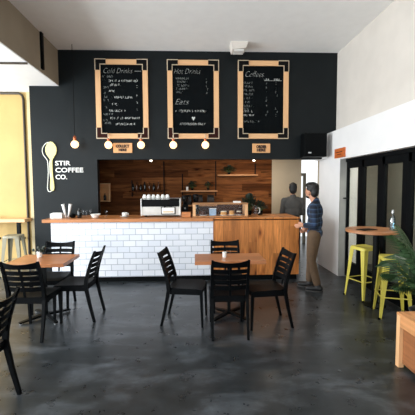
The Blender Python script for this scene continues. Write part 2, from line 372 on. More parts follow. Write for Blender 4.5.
structure('trim_6', t5, 'conduit', smooth=True)
structure('trim_7', MB().box(-3.30, -3.0, 6.865, 6.88, 0, 3.53), plain('pale_yellow_pier', (200, 182, 142), 0.7, var=0.05))

# bifold doors, right: black frames with glass, recessed behind the wall
structure('trim_8', MB().box(2.72, 2.80, -0.4, 5.86, 2.06, 2.115), 'frame_black')
XD = 2.74; edges = [5.855, 5.345, 4.76, 4.17, 3.58, 2.99, 2.40, 1.81, 1.22, 0.63, 0.04]
for i, (b, a) in enumerate(zip(edges, edges[1:])):
    d = MB()
    d.box(XD, XD+0.05, b-0.09 if i else b-0.03, b-0.001, 0.02, 2.06).box(XD, XD+0.05, a+0.001, a+0.09, 0.02, 2.06)
    d.box(XD, XD+0.05, a+0.09, b-0.03, 1.95, 2.06).box(XD, XD+0.05, a+0.09, b-0.03, 0.02, 0.30)
    o = structure('door_%d' % (i+1), d, 'frame_black')
    MB().box(XD+0.02, XD+0.026, a+0.09, b-0.03, 0.30, 1.95).build('glass_pane', 'door_glass', o)
    if i == 0:
        MB().tube([(XD, 5.80, 1.42), (XD-0.07, 5.80, 1.42), (XD-0.075, 5.62, 1.42)], 0.012, 8).build('door_handle', 'black_m', o)

# ---------------------------------------------------------------- counter
t = thing('tiled_counter', (-1.03, 6.05, 0), 'long service counter faced in white subway tiles with orange wooden top', 'counter')
off = (-1.03, 6.05, 0)
MB().box(-2.42, 0.335, 5.70, 6.44, 0.095, 1.043).build('tiled_body', 'tile', t, off=off)
MB().box(-2.38, 0.335, 5.735, 6.42, 0.0, 0.095).build('kickboard', 'kick', t, off=off)
MB().box(-2.55, 0.335, 5.66, 6.445, 1.045, 1.10, 0.006).build('countertop', 'counter_top', t, off=off)
t = thing('wooden_counter', (1.09, 6.05, 0), 'right end of the service counter clad in upright knotty pine boards', 'counter')
off = (1.09, 6.05, 0)
MB().box(0.34, 1.835, 5.68, 6.44, 0.095, 1.057).build('boarded_body', 'counter_front', t, off=off)
MB().box(0.34, 1.81, 5.715, 6.42, 0.0, 0.095).build('kickboard', 'kick', t, off=off)
MB().box(0.34, 1.845, 5.67, 6.445, 1.077, 1.10, 0.004).build('countertop', 'counter_front', t, off=off)

# ---------------------------------------------------------------- wall sign: spoon and lettering
YS = YW
def spoon_outline(cx, zt, zb, sw):
    pts = []; H = zt-zb
    prof = [(0, 0), (0.35, 0.015), (0.7, 0.06), (0.95, 0.12), (1.0, 0.18), (0.85, 0.25), (0.5, 0.31), (0.22, 0.36), (0.15, 0.42), (0.14, 0.6),
            (0.24, 0.75), (0.34, 0.88), (0.36, 0.94), (0.25, 0.985), (0, 1.0)]
    L = [(cx - sw*a, zt - H*b) for a, b in prof]; Rr = [(cx + sw*a, zt - H*b) for a, b in reversed(prof[1:-1])]
    return L + Rr
def plate(pts, y0, y1):
    return MB().hull([(x, y0, z) for x, z in pts], [(x, y1, z) for x, z in pts])
t = thing('spoon_sign', (-2.70, YS, 1.56), 'pale yellow spoon emblem with a white outline on the charcoal wall', 'sign')
off = (-2.70, YS, 1.56)
plate(spoon_outline(-2.675, 2.50, 1.57, 0.105), YS-0.03, YS-0.001).build('spoon', 'spoon', t, off=off)
o1 = spoon_outline(-2.73, 2.485, 1.555, 0.115)
mb = MB(); n = len(o1)
for i in range(n):
    a, b = o1[i], o1[(i+1) % n]; mb.tube([(a[0], YS-0.006, a[1]), (b[0], YS-0.006, b[1])], 0.007, 6)
mb.build('spoon_outline', 'white_sign', t, off=off)
t = thing('name_sign', (-2.61, YS, 1.78), 'white raised capital letters reading STIR COFFEE CO. beside the spoon', 'sign')
lettering('lettering', [('STIR', 0, 0.275, 0.085, 0.285, 0.002, 0), ('COFFEE', 0, 0.145, 0.085, 0.52, 0.002, 0), ('CO.', 0, 0.015, 0.085, 0.215, 0.002, 0)],
          'white_sign', t, -0.012)

# ---------------------------------------------------------------- menu boards
def scribble(mb, x0, x1, z, h, y, dens=1.0, lw=0.008):
    """illegible handwritten capitals, made of thin chalk strokes"""
    x = x0; cw = h*0.78
    while x + cw*0.8 <= x1:
        if random.random() < 0.13: x += cw*0.9; continue
        for k in range(2):
            a = random.choice(((0,0,0,1),(0,1,1,1),(0,.5,1,.5),(0,0,1,0),(1,0,1,1),(0,1,1,0),(0,0,1,1)))
            p0 = Vector((x+a[0]*cw*0.6, y, z+a[1]*h)); p1 = Vector((x+a[2]*cw*0.6, y, z+a[3]*h))
            mb.bar(p0, p1, lw, 0.003, up=(0, 1, 0))
        x += cw
PX = 0.0183
def menu_board(cx, label, titles, rows, dimrows, rust=False):
    z0, z1 = 2.553, 4.013; W = 0.97; x0, x1 = -W/2, W/2; H = z1-z0
    t = thing('menu_board', (cx, YW, z0), label, 'menu board', 'framed chalkboard menus above the counter')
    fw = 0.095
    MB().box(x0+fw-0.01, x1-fw+0.01, -0.03, 0, fw-0.01, H-fw+0.01).build('chalkboard', 'board', t)
    MB().box(x0, x0+fw, -0.055, 0, 0, H, 0.003).build('frame_rail', 'frame_wood', t)
    MB().box(x1-fw, x1, -0.055, 0, 0, H, 0.003).build('frame_rail', 'frame_wood', t)
    MB().box(x0+fw, x1-fw, -0.054, 0, 0, fw, 0.003).build('frame_rail', 'frame_wood_x', t)
    MB().box(x0+fw, x1-fw, -0.054, 0, H-fw, H, 0.003).build('frame_rail', 'frame_wood_x', t)
    for sx in (-1, 1):
        for sz in (0, 1):
            e = W/2
            def L(a, ln, thick, y0, y1):     # a inset, thick width of arms
                xa, xb = sorted((sx*(e-a), sx*(e-a-thick))); xc = sorted((sx*(e-a), sx*(e-a-ln)))
                za, zb = (a, a+thick) if sz == 0 else (H-a-thick, H-a); zc = (a, a+ln) if sz == 0 else (H-a-ln, H-a)
                return MB().box(xa, xb, y0, y1, zc[0], zc[1]).box(xc[0], xc[1], y0-0.0005, y1, za, zb)
            br = L(-0.004, 0.205, fw+0.010, -0.061, -0.054).build('corner_bracket', 'bracket', t)
            L(0.012, 0.19, fw-0.020, -0.066, -0.060).build('bracket_face', 'bracket_rust' if (rust and sz == 0) else 'bracket_dark', br)
    Q = lambda px, py: ((px-cx_px)*PX, (139-py)*PX+0.01)
    cx_px = 207.5 + (cx-0.0)*0  # replaced below by the board's own centre
    return t, H
def board_text(t, left_px, titles, rows, dimrows):
    # rows are given in board units: 1 unit = 1.83 cm from the frame's left edge and from its bottom edge
    y = -0.032; W = 0.97
    lettering('title_lettering', [(s, -W/2+(a-left_px)*PX, (139-b)*PX, h*PX, wd*PX, -0.005, 0.4) for s, a, b, h, wd in titles], 'chalk', t, y)
    for rs, nm_, mt_ in ((rows, 'chalk_writing', 'chalk'), (dimrows, 'faded_writing', 'chalk_dim')):
        for a, b, z in rs:
            mb = MB(); scribble(mb, -W/2+(a-left_px)*PX, -W/2+(b-left_px)*PX, (139-z)*PX, 0.034, y-0.002, lw=0.006)
            if len(mb.bm.verts): mb.build(nm_, mt_, t)
t, H = menu_board(-1.325, 'leftmost framed chalkboard menu, headed Cold Drinks', 0, 0, 0, True)
board_text(t, 95.6, [('Cold Drinks', 104, 73, 5.5, 29)],
           [(109, 140, 81.5), (110, 124, 85.5), (109, 116, 91.5), (110, 133, 98), (109, 120, 105), (109, 126, 111.5), (110, 141, 119), (115, 136, 125), (137, 139, 87), (137, 139, 96), (137, 139, 103)],
           [(103, 113, 77), (103, 108, 80.5), (103, 109, 88), (103, 107, 94), (103, 108, 97.5), (103, 109, 101), (103, 108, 108), (103, 113, 115), (103, 108, 121), (104, 112, 124), (137, 139, 80), (137, 139, 110)])
MB().bar((0.24, -0.032, 1.25), (0.36, -0.032, 1.25), 0.004, 0.006).build('chalk_line', 'chalk', t)
t, H = menu_board(0.010, 'middle framed chalkboard menu, headed Hot Drinks and Eats', 0, 0, 0, True)
board_text(t, 167, [('Hot Drinks', 174, 73, 5.5, 27), ('Eats', 175, 104, 6, 14), ('AFTERNOON ONLY', 179, 125, 2.4, 27)],
           [(175, 209, 111.5)],
           [(176, 190, 78.5), (176, 189, 82), (177, 190, 85.5), (176, 189, 89), (176, 183, 92.5), (207, 209.5, 79), (207, 209.5, 82.5), (207, 209.5, 86), (207, 209.5, 89.5), (207, 209.5, 93)])
MB().hull([(0.0, -0.036, 0.34), (0.035, -0.036, 0.40), (0.018, -0.036, 0.415), (0.0, -0.036, 0.40), (-0.018, -0.036, 0.415), (-0.035, -0.036, 0.40)],
          [(0.0, -0.031, 0.34), (0.035, -0.031, 0.40), (0.018, -0.031, 0.415), (0.0, -0.031, 0.40), (-0.018, -0.031, 0.415), (-0.035, -0.031, 0.40)]).build('chalk_heart', 'chalk', t)
t, H = menu_board(1.345, 'rightmost framed chalkboard menu, headed Coffees', 0, 0, 0, False)
board_text(t, 237, [('Coffees', 245, 75.5, 6, 19)],
           [(264, 270, 79), (275, 281, 79), (243, 254, 111.5), (243, 255, 115.5)],
           [(243, 254, 82.5), (243, 253, 86), (243, 255, 90), (243, 254, 94), (243, 254, 98), (243, 252, 102), (243, 255, 106), (243, 249, 109), (243, 260, 122)]
           + [(266.5, 269, z) for z in (83, 87, 90.5, 98, 101, 105.5, 112, 115.5)] + [(276.5, 279, z) for z in (83, 86, 89, 92, 95, 108.5, 112, 115.5)])
MB().bar((0.02, -0.032, 1.095), (0.36, -0.032, 1.095), 0.004, 0.006).build('chalk_line', 'chalk', t)

# small wooden signs under the boards
def small_sign(cx, z0, wd, ht, label, lines):
    t = thing('wooden_sign', (cx, YW, z0), label, 'sign', 'small wooden counter signs')
    MB().box(-wd/2, wd/2, -0.035, 0, 0, ht, 0.004).build('panel', 'sign_wood', t)
    lettering('lettering', lines, 'ink', t, -0.037)
small_sign(-1.335, 2.288, 0.355, 0.185, 'small wooden sign reading COLLECT HERE, below the leftmost menu board', [('COLLECT', -0.125, 0.100, 0.05, 0.25, 0.004, 0), ('HERE', -0.075, 0.032, 0.045, 0.15, 0.004, 0)])
small_sign(1.315, 2.285, 0.345, 0.175, 'small wooden sign reading ORDER HERE, below the rightmost menu board', [('ORDER', -0.10, 0.092, 0.05, 0.20, 0.005, 0), ('HERE', -0.09, 0.028, 0.05, 0.17, 0.005, 0)])
t = thing('orange_sign', (2.62, 5.95, 2.14), 'reddish wooden sign box on the white wall above the corner of the glass doors', 'sign')
MB().box(-0.035, 0, -0.30, 0.08, 0, 0.165, 0.004).build('panel', 'red_wood', t)
MB().box(-0.038, -0.035, -0.24, 0.02, 0.09, 0.105).box(-0.038, -0.035, -0.20, -0.02, 0.05, 0.062).build('faded_lettering', 'ink', t)

# ---------------------------------------------------------------- bulbs
def bulb(x, ytop, label, cord_top, yy=6.20, z=2.42):
    t = thing('pendant_bulb', (x, yy, z), label, 'light bulb', 'round warm bulbs in front of the charcoal wall')
    MB().ball((0, 0, 0), 0.068, 0.068, 0.070, 20, 14).build('globe', 'bulb', t, smooth=True)
    MB().lathe([(0.024, 0.06), (0.028, 0.075), (0.028, 0.13), (0.014, 0.15), (0.006, 0.16)], seg=14).build('socket', 'copper', t, smooth=True)
    MB().tube([(0, 0, 0.15), (0, 0, cord_top-z)], 0.005, 6).build('cord', 'copper' if cord_top < 3 else 'bracket_dark', t)
    return t
bulb(-2.15, 0, 'round lit bulb hanging alone on a long cord above the lettering on the wall', 4.19)
for bx, lb in ((-1.570, 'lit bulb below the left corner of the leftmost menu board'), (-0.970, 'lit bulb below the right corner of the leftmost menu board'),
               (-0.370, 'lit bulb below the left corner of the middle menu board'), (0.230, 'lit bulb below the right corner of the middle menu board')):
    t = thing('hanging_bulb', (bx, 6.30, 2.42), lb, 'light bulb', 'round warm bulbs in front of the charcoal wall')
    MB().ball((0, 0, 0), 0.068, 0.068, 0.070, 20, 14).build('globe', 'bulb', t, smooth=True)
    MB().lathe([(0.022, 0.06), (0.026, 0.075), (0.026, 0.11), (0.008, 0.125)], seg=14).build('socket', 'copper', t, smooth=True)
    MB().tube([(0, 0, 0.12), (0, 0, 0.185), (0, 0.04, 0.20), (0, 0.0985, 0.20)], 0.009, 8).build('bracket_arm', 'bracket', t)

# speaker on the header, right
t = thing('loudspeaker', (2.28, YW, 2.19), 'large black loudspeaker box mounted high beside the white wall', 'loudspeaker')
MB().box(-0.20, 0.23, -0.26, -0.03, 0.0, 0.44, 0.012).build('cabinet', 'black', t)
MB().box(-0.185, 0.215, -0.27, -0.26, 0.015, 0.425, 0.004).build('grille', 'speaker', t)
MB().box(-0.13, -0.07, -0.275, -0.27, 0.06, 0.085).build('badge', 'steel', t)
MB().box(-0.04, 0.06, -0.03, 0.0, 0.12, 0.3).build('wall_bracket', 'black_m', t)
# box light hanging from ceiling
t = thing('ceiling_light', (0.83, 6.15, 4.19), 'pale metal light fitting on the ceiling just left of the rightmost menu board', 'ceiling light')
MB().hull([(-0.12, -0.14, -0.13), (0.12, -0.14, -0.10), (0.12, 0.10, -0.10), (-0.12, 0.10, -0.13)], [(-0.15, -0.16, 0), (0.16, -0.16, 0), (0.16, 0.12, 0), (-0.15, 0.12, 0)]).build('housing', 'upper_wall', t)
MB().box(-0.09, 0.09, -0.11, 0.07, -0.14, -0.116).build('diffuser', 'white', t)

# ---------------------------------------------------------------- chairs
def make_chair(label):
    t = thing('dining_chair', (0, 0, 0), label, 'chair', 'black slatted dining chairs')
    # seat: slightly dished slab
    mb = MB(); nx, ny = 8, 6; top = []; bot = []
    def sp(i, j, z):
        u = i/nx*2-1; v = j/ny*2-1; r = 0.03
        x = u*(0.205 + 0.012*(-v)); y = v*0.205
        if abs(u) == 1 and abs(v) == 1: x *= 0.93; y *= 0.95
        return (x, y, z - 0.012*(1-u*u)*(1-v*v) - (0.015 if j == 0 else 0))
    T = [[mb.bm.verts.new(sp(i, j, 0.460)) for j in range(ny+1)] for i in range(nx+1)]
    B = [[mb.bm.verts.new(sp(i, j, 0.432)) for j in range(ny+1)] for i in range(nx+1)]
    for i in range(nx):
        for j in range(ny):
            mb.bm.faces.new((T[i][j], T[i+1][j], T[i+1][j+1], T[i][j+1])); mb.bm.faces.new((B[i][j], B[i][j+1], B[i+1][j+1], B[i+1][j]))
    for i in range(nx):
        mb.bm.faces.new((T[i][0], B[i][0], B[i+1][0], T[i+1][0])); mb.bm.faces.new((T[i][ny], T[i+1][ny], B[i+1][ny], B[i][ny]))
    for j in range(ny):
        mb.bm.faces.new((T[0][j], T[0][j+1], B[0][j+1], B[0][j])); mb.bm.faces.new((T[nx][j], B[nx][j], B[nx][j+1], T[nx][j+1]))
    mb.build('seat', 'chair', t, smooth=True)
    mb = MB(); a = 0.185
    mb.box(-a, a, -a-0.012, -a+0.012, 0.385, 0.434).box(-a, a, a-0.012, a+0.012, 0.385, 0.434)
    mb.box(-a-0.012, -a+0.012, -a, a, 0.385, 0.434).box(a-0.012, a+0.012, -a, a, 0.385, 0.434)
    mb.build('apron', 'chair', t)
    yb = lambda z: 0.195 + 0.120*((z-0.45)/0.42)**1.4 if z > 0.45 else 0.195 + 0.095*((0.45-z)/0.45)**1.2
    for s in (-1, 1):
        MB().loops([[(s*(0.187+dx*wd/2), -0.187-(0.44-z)*0.03+dy*wd/2, z) for dx, dy in ((-1,-1),(1,-1),(1,1),(-1,1))] for z, wd in ((0.0, 0.024), (0.2, 0.029), (0.435, 0.036))]).build('leg', 'chair', t)
        lp = []
        for z, wd, th in ((0, 0.026, 0.028), (0.22, 0.03, 0.034), (0.43, 0.034, 0.042), (0.52, 0.034, 0.04), (0.62, 0.032, 0.036), (0.72, 0.03, 0.034), (0.80, 0.028, 0.030), (0.875, 0.022, 0.024)):
            lp.append([(s*(0.192+dx*wd/2), yb(z)+dy*th/2, z) for dx, dy in ((-1,-1),(1,-1),(1,1),(-1,1))])
        MB().loops(lp).build('back_leg', 'chair', t)
    def slat(z0, z1, dip=0.0, th=0.014):
        lp = []; n = 10
        for i in range(n+1):
            u = i/n*2-1; x = u*0.18; b = 0.030*(1-u*u); d = dip*(1-u*u)
            lp.append([(x, yb(z0)+b-th/2, z0), (x, yb(z0)+b+th/2, z0), (x, yb(z1)+b+th/2, z1-d), (x, yb(z1)+b-th/2, z1-d)])
        return MB().loops(lp)
    slat(0.792, 0.868, 0.022).build('top_rail', 'chair', t, smooth=True)
    for k in range(4): slat(0.530+k*0.064, 0.580+k*0.064 - (0.004 if k == 3 else 0)).build('slat', 'chair', t, smooth=True)
    MB().loops([[(dx*0.011, yb(z)+0.034+dy*0.006, z) for dx, dy in ((-1,-1),(1,-1),(1,1),(-1,1))] for z in (0.46, 0.55, 0.65, 0.75, 0.81)]).build('back_spine', 'chair', t)
    return t
# back side of a chair is +Y before turning
chair = make_chair('black slatted dining chair, its back to the camera, at the front of the middle table')
chair.location = (0.385, 3.735, 0); chair.rotation_euler = (0, 0, PI)
chairs = [
 ((0.443, 4.41, 0), 0.0, 'black slatted chair behind the middle table, facing the camera'),
 ((-0.075, 4.00, 0), PI/2-0.16, 'black slatted chair seen from the side at the left end of the middle table'),
 ((0.83, 3.88, 0), -PI/2+0.10, 'black slatted chair at the right end of the middle table'),
 ((-1.805, 3.80, 0), PI-0.04, 'black slatted chair, its back to the camera, at the front of the left table'),
 ((-1.91, 4.485, 0), 0.0, 'black slatted chair between the left table and the tiled counter'),
 ((-1.50, 4.215, 0), -PI/2-0.05, 'black slatted chair pulled up at the right side of the left table'),
 ((-1.69, 2.42, 0), -PI/2, 'black slatted chair in the near left corner, cut off by the photo edge'),
]
for loc, rz, lb in chairs: copy_tree(chair, loc, rz, lb)

# ---------------------------------------------------------------- tables
def table(cx, cy, wx, wy, label, name='dining_table', thick=0.042):
    t = thing(name, (cx, cy, 0), label, 'table', 'brown wooden dining tables')
    MB().box(-wx/2, wx/2, -wy/2, wy/2, 0.75-thick, 0.75, 0.003).build('tabletop', 'table_wood', t)
    MB().box(-0.02, 0.02, -0.02, 0.02, 0.03, 0.70).build('column', 'black_m', t)
    MB().box(-0.16, 0.16, -0.16, 0.16, 0.697, 0.707).build('mounting_plate', 'black_m', t)
    for k in range(4):
        a = PI/4 + k*PI/2; d = Vector((math.cos(a), math.sin(a), 0))
        f = MB().bar(d*0.02+Vector((0, 0, 0.045)), d*0.31+Vector((0, 0, 0.02)), 0.05, 0.035, 0.045, 0.018, up=(0, 0, 1)).build('foot', 'black_m', t)
        MB().lathe([(0.018, 0.0), (0.018, 0.012)], d*0.29, 12).build('foot_pad', 'steel', f)
    return t
table(-1.88, 4.19, 0.70, 0.56, 'small brown wooden table at the left with a candle jar on it')
table(0.44, 4.14, 0.86, 0.46, 'brown wooden table in the middle of the room in front of the counter')

def jar(x, y, z, label, r=0.032, h=0.075, twig=False, group=None):
    t = thing('table_jar', (x, y, z), label, 'jar', group)
    MB().lathe([(r*0.85, 0.001), (r, 0.01), (r, h), (r*0.9, h), (r*0.9, 0.012), (0.001, 0.012)], seg=18).build('cup', 'white', t, smooth=True)
    if twig:
        mb = MB()
        for k in range(10):
            a = random.random()*6.28; q = random.uniform(0.03, 0.07)
            mb.bar((0, 0, 0.03), (q*math.cos(a), q*math.sin(a), random.uniform(0.08, 0.13)), 0.004, 0.004)
            mb.ball((q*math.cos(a), q*math.sin(a), random.uniform(0.08, 0.13)), 0.018, 0.012, 0.02, 8, 6)
        mb.build('sprig', 'leaf2', t)
jar(-1.98, 4.30, 0.75, 'small white pot with a dark sprig on the left table', twig=True)
jar(0.385, 4.13, 0.75, 'small white jar on the middle table', 0.026, 0.07)
t = thing('glass_tumbler', (0.437, 4.15, 0.75), 'small clear tumbler beside the white jar on the middle table', 'glass')
MB().lathe([(0.022, 0.001), (0.027, 0.085), (0.025, 0.085), (0.020, 0.008), (0.001, 0.008)], seg=18).build('tumbler', 'glass', t, smooth=True)

# ---------------------------------------------------------------- yellow stools, bar table
def make_stool(mat, label, group):
    t = thing('metal_stool', (0, 0, 0), label, 'stool', group)
    def rr(h, r, z, n=5):
        pts = []
        for cx, cy, a0 in ((h-r, h-r, 0), (-h+r, h-r, PI/2), (-h+r, -h+r, PI), (h-r, -h+r, 1.5*PI)):
            for k in range(n): a = a0 + PI/2*k/(n-1); pts.append((cx+r*math.cos(a), cy+r*math.sin(a), z))
        return pts
    MB().loops([rr(0.150, 0.05, 0.715), rr(0.147, 0.05, 0.745), rr(0.138, 0.045, 0.757), rr(0.10, 0.04, 0.753), rr(0.02, 0.015, 0.750)]).build('seat', mat, t, smooth=True)
    for sx in (-1, 1):
        for sy in (-1, 1):
            def lw(z): f = (0.74-z)/0.74; return 0.136+0.049*f, 0.075-0.050*f
            lp = []
            for z in (0.0, 0.3, 0.6, 0.735):
                c, wd = lw(z); th = 0.006
                o = (sx*c, sy*c)
                lp.append([(o[0], o[1], z), (o[0]-sx*wd, o[1], z), (o[0]-sx*wd, o[1]-sy*th, z), (o[0]-sx*th, o[1]-sy*th, z), (o[0]-sx*th, o[1]-sy*wd, z), (o[0], o[1]-sy*wd, z)])
            mb = MB(); L = [[mb.bm.verts.new(p) for p in q] for q in lp]
            for a, b in zip(L, L[1:]):
                for i in range(6): mb.bm.faces.new((a[i], a[(i+1) % 6], b[(i+1) % 6], b[i]))
            for q in (L[0], L[-1]): mb.bm.faces.new(q[0:4]); mb.bm.faces.new((q[0], q[3], q[4], q[5]))
            g = mb.build('leg', mat, t)
            MB().box(sx*0.188-0.014, sx*0.188+0.010 if sx > 0 else sx*0.188+0.014, sy*0.183-0.014, sy*0.183+0.012, 0, 0.02).build('rubber_foot', 'black', g)
    for k in range(4):
        a = k*PI/2; c, s = math.cos(a), math.sin(a); q = 0.166
        MB().tube([(c*q-s*(-q), s*q+c*(-q), 0.27), (c*q-s*q, s*q+c*q, 0.27)], 0.008, 8).build('foot_rail', mat, t)
    return t
st = make_stool('stool_yellow', 'yellow metal bar stool standing clear in front of the round table', 'yellow metal bar stools by the glass doors')
st.location = (2.50, 4.72, 0); st.rotation_euler = (0, 0, 0.30)
copy_tree(st, (2.505, 4.02, 0), -0.30, 'yellow metal bar stool half hidden behind the palm leaves')
st2 = make_stool('stool_cream', 'pale metal stool under the wooden ledge on the yellow wall', 'pale stool')
st2.location = (-3.36, 6.30, 0); st2.rotation_euler = (0, 0, 0.1)
del st2['group']

t = thing('bar_table', (2.405, 4.37, 0), 'tall round wooden bar table on a black column beside the glass doors', 'table')
MB().lathe([(0.315, 1.015), (0.33, 1.022), (0.33, 1.05), (0.323, 1.057)], seg=48).build('tabletop', 'round_wood', t, smooth=True)
MB().tube([(0.07, 0, 0.02), (0.07, 0, 1.015)], 0.042, 16).build('column', 'black_m', t)
MB().lathe([(0.14, 0.0), (0.14, 0.012), (0.06, 0.035), (0.035, 0.05)], (0.07, 0, 0), 32).build('base', 'black_m', t, smooth=True)
t = thing('water_bottle', (2.60, 4.22, 1.057), 'bluish glass water bottle with a silver cap on the round bar table', 'bottle')
MB().lathe([(0.030, 0), (0.034, 0.01), (0.034, 0.15), (0.028, 0.18), (0.014, 0.21), (0.013, 0.235), (0.001, 0.236)], seg=18).build('body', 'bottle_glass', t, smooth=True)
MB().lathe([(0.017, 0.228), (0.017, 0.262), (0.012, 0.27)], seg=16).build('cap', 'steel', t, smooth=True)
t = thing('menu_booklet', (2.30, 4.30, 1.057), 'dark folded menu lying flat on the round bar table', 'booklet', rz=0.3)
MB().box(-0.11, 0.0, -0.075, 0.075, 0, 0.006).build('cover', 'black', t); MB().box(0.0, 0.11, -0.075, 0.075, 0, 0.008).build('back_cover', 'black', t)

# ---------------------------------------------------------------- ledge on the yellow wall
t = thing('wall_ledge', (-3.9, 6.86, 0), 'pale wooden ledge along the yellow wall on black brackets', 'shelf')
MB().box(-2.4, 0.62, -0.30, 0.0, 0.965, 1.025, 0.004).build('shelf_board', 'frame_wood_x', t)
for bx in (-0.02, 0.47, -1.2):
    MB().box(bx-0.03, bx+0.03, -0.26, -0.20, 0.60, 0.965).bar((bx, -0.23, 0.62), (bx, -0.02, 0.62), 0.04, 0.04, up=(0, 0, 1)).build('bracket', 'black_m', t)
t = thing('dried_flowers', (-3.93, 6.74, 1.025), 'small dark dried sprig lying on the pale ledge by the photo edge', 'plant')
mb = MB()
for k in range(14):
    a = random.random()*6.28; mb.ball((0.05*math.cos(a)+random.uniform(-.04, .04), 0.03*math.sin(a), 0.02+random.random()*0.04), 0.018, 0.012, 0.016, 8, 6)
mb.build('petals', 'amber', t)

# ---------------------------------------------------------------- wooden bench, near right
t = thing('crate_bench', (2.16, 2.39, 0), 'pale pine crate bench in the near right corner', 'bench')
x0, x1, y0, y1 = -0.32, 0.34, -0.49, 0.49
MB().box(x0, x1, y0, y1, 0.478, 0.50, 0.003).build('top_board', 'bench_wood', t)
for sx in (x0, x1-0.05):
    for sy in (y0, y1-0.05): MB().box(sx+0.001, sx+0.049, sy+0.001, sy+0.049, 0, 0.478, 0.002).build('leg', 'frame_wood', t)
for sx in (x0, x1-0.03): MB().box(sx+0.004, sx+0.026, y0+0.05, y1-0.05, 0.38, 0.477).build('side_rail', 'bench_wood', t)
for sy in (y0, y1-0.03): MB().box(x0+0.05, x1-0.05, sy+0.004, sy+0.026, 0.38, 0.477).build('end_rail', 'bench_wood', t)
MB().box(x0+0.035, x0+0.05, y0+0.05, y1-0.05, 0.04, 0.38).build('side_panel', wood('inner_panel', (150, 96, 60), 'y'), t)
MB().box(x0+0.05, x1-0.05, y1-0.045, y1-0.03, 0.04, 0.38).build('end_panel', wood('inner_panel_end', (150, 96, 60), 'x'), t)

# ---------------------------------------------------------------- palm
t = thing('potted_palm', (2.46, 3.32, 0), 'dark green potted palm with arching fronds behind the crate bench', 'plant')
MB().lathe([(0.12, 0), (0.17, 0.30), (0.18, 0.32), (0.165, 0.32), (0.15, 0.28), (0.001, 0.28)], seg=28).build('pot', 'pot', t, smooth=True)
MB().lathe([(0.15, 0.25), (0.15, 0.285), (0.001, 0.30)], seg=24).build('soil', 'soil', t)
rp = random.Random(3)
def frond(az, lean, length, z0=0.30):
    mb = MB(); pts = []; n = 20; d = Vector((math.cos(az), math.sin(az), 0))
    for i in range(n+1):
        s_ = i/n; r = length*lean*(s_**1.3); z = z0 + length*(s_*0.95 - lean*0.85*s_**2.4)
        pts.append(d*r + Vector((0, 0, z)))
    mb.tube(pts, 0.008, 6, 0.002)
    side = Vector((-d.y, d.x, 0)); lf = MB()
    for i in range(3, n+1):
        for half in (0,):
            if i == n and half: continue
            k0 = pts[i] if not half else (pts[i]+pts[i+1])/2
            tg = (pts[min(i+1, n)] - pts[i-1]).normalized(); f = math.sin(PI*min(1, (i+half-2)/(n-1)*0.9+0.08)); L_ = 0.36*f*length
            for s2 in (-1, 1):
                dr = (side*s2*0.85 + tg*0.75 + Vector((0, 0, -0.10))).normalized(); up = dr.cross(tg).normalized()
                wv = up.cross(dr).normalized()*0.014
                mid = k0+dr*L_*0.5+Vector((0, 0, 0.005)); tip = k0+dr*L_+Vector((0, 0, -0.08*L_*3))
                vs = [lf.bm.verts.new(p) for p in (k0-wv*0.5, k0+wv*0.5, mid+wv, tip, mid-wv)]
                lf.bm.faces.new(vs)
    fr = mb.build('frond', 'stem', t, smooth=True)
    lf.build('leaflets', 'leaf', fr)
for az, lean, ln in ((2.7, .55, 0.78), (2.2, .5, .9), (3.25, .60, 0.66), (3.9, .55, .8), (1.7, .45, .95), (4.6, .5, .8), (3.0, .30, 1.15), (1.2, .4, .95), (5.2, .5, .8), (2.45, .25, 1.2), (0.4, .3, .9)):
    frond(az, lean, ln)

# ---------------------------------------------------------------- things on the counter, left to right
ZC = 1.10
t = thing('napkin_box', (-2.40, 5.93, ZC), 'white napkin box on the left end of the counter', 'napkin box')
MB().box(-0.10, 0.10, -0.06, 0.06, 0, 0.085, 0.004).build('box', 'card', t); MB().box(-0.07, 0.07, -0.03, 0.03, 0.085, 0.095).build('napkins', 'paper', t)
for q, (x, lean, lb) in enumerate(((-2.305, -0.05, 'left of the two upright stacks of white paper cups by the napkin box'), (-2.265, 0.045, 'right of the two upright stacks of white paper cups by the napkin box'))):
    t = thing('paper_cup_stack', (x, 6.08, ZC), lb, 'paper cups', 'white paper cup stacks')
    mb = MB(); mb.tube([(0, 0, 0.0), (lean*0.35, 0, 0.08), (lean, 0, 0.235)], [0.014, 0.017, 0.026], 14); mb.build('cups', 'card', t, smooth=True)
    MB().tube([(lean*0.98, 0, 0.225), (lean*1.03, 0, 0.236)], 0.029, 16).build('rim', 'card', t)
def bottle(x, y, h, r, mat, label, z=ZC, group=None, name='bottle', cat='bottle'):
    t = thing(name, (x, y, z), label, cat, group)
    MB().lathe([(r*0.9, 0), (r, 0.01), (r, h*0.62), (r*0.8, h*0.72), (r*0.42, h*0.82), (r*0.38, h*0.93)], seg=18).build('body', mat, t, smooth=True)
    MB().lathe([(r*0.45, h*0.92), (r*0.45, h)], seg=14).build('cap', 'black', t)
    return t
def tumbler(x, y, h, r, label, mat='glass', z=ZC, group=None):
    t = MB().lathe([(r*0.8, 0.0005), (r, h), (r*0.93, h), (r*0.74, 0.01), (0.001, 0.01)], seg=18).build('drinking_glass', mat, None, smooth=True)
    t.location = (x, y, z); tag(t, label, 'glass', group); return t
t = thing('sugar_bowl', (-2.14, 5.95, ZC), 'low black bowl between the napkin box and the black bottle', 'bowl')
MB().lathe([(0.03, 0), (0.05, 0.02), (0.058, 0.055), (0.052, 0.055), (0.04, 0.02), (0.001, 0.015)], seg=20).build('bowl', 'black', t, smooth=True)
MB().lathe([(0.05, 0.05), (0.035, 0.07), (0.008, 0.078), (0.010, 0.09)], seg=20).build('lid', 'black', t, smooth=True)
bottle(-2.02, 5.95, 0.18, 0.038, 'dark_bottle', 'squat black bottle standing on the counter in front of the charcoal wall')
tumbler(-1.955, 5.93, 0.14, 0.02, 'tall clear glass nearest the black bottle on the counter', group='clear glasses on the counter')
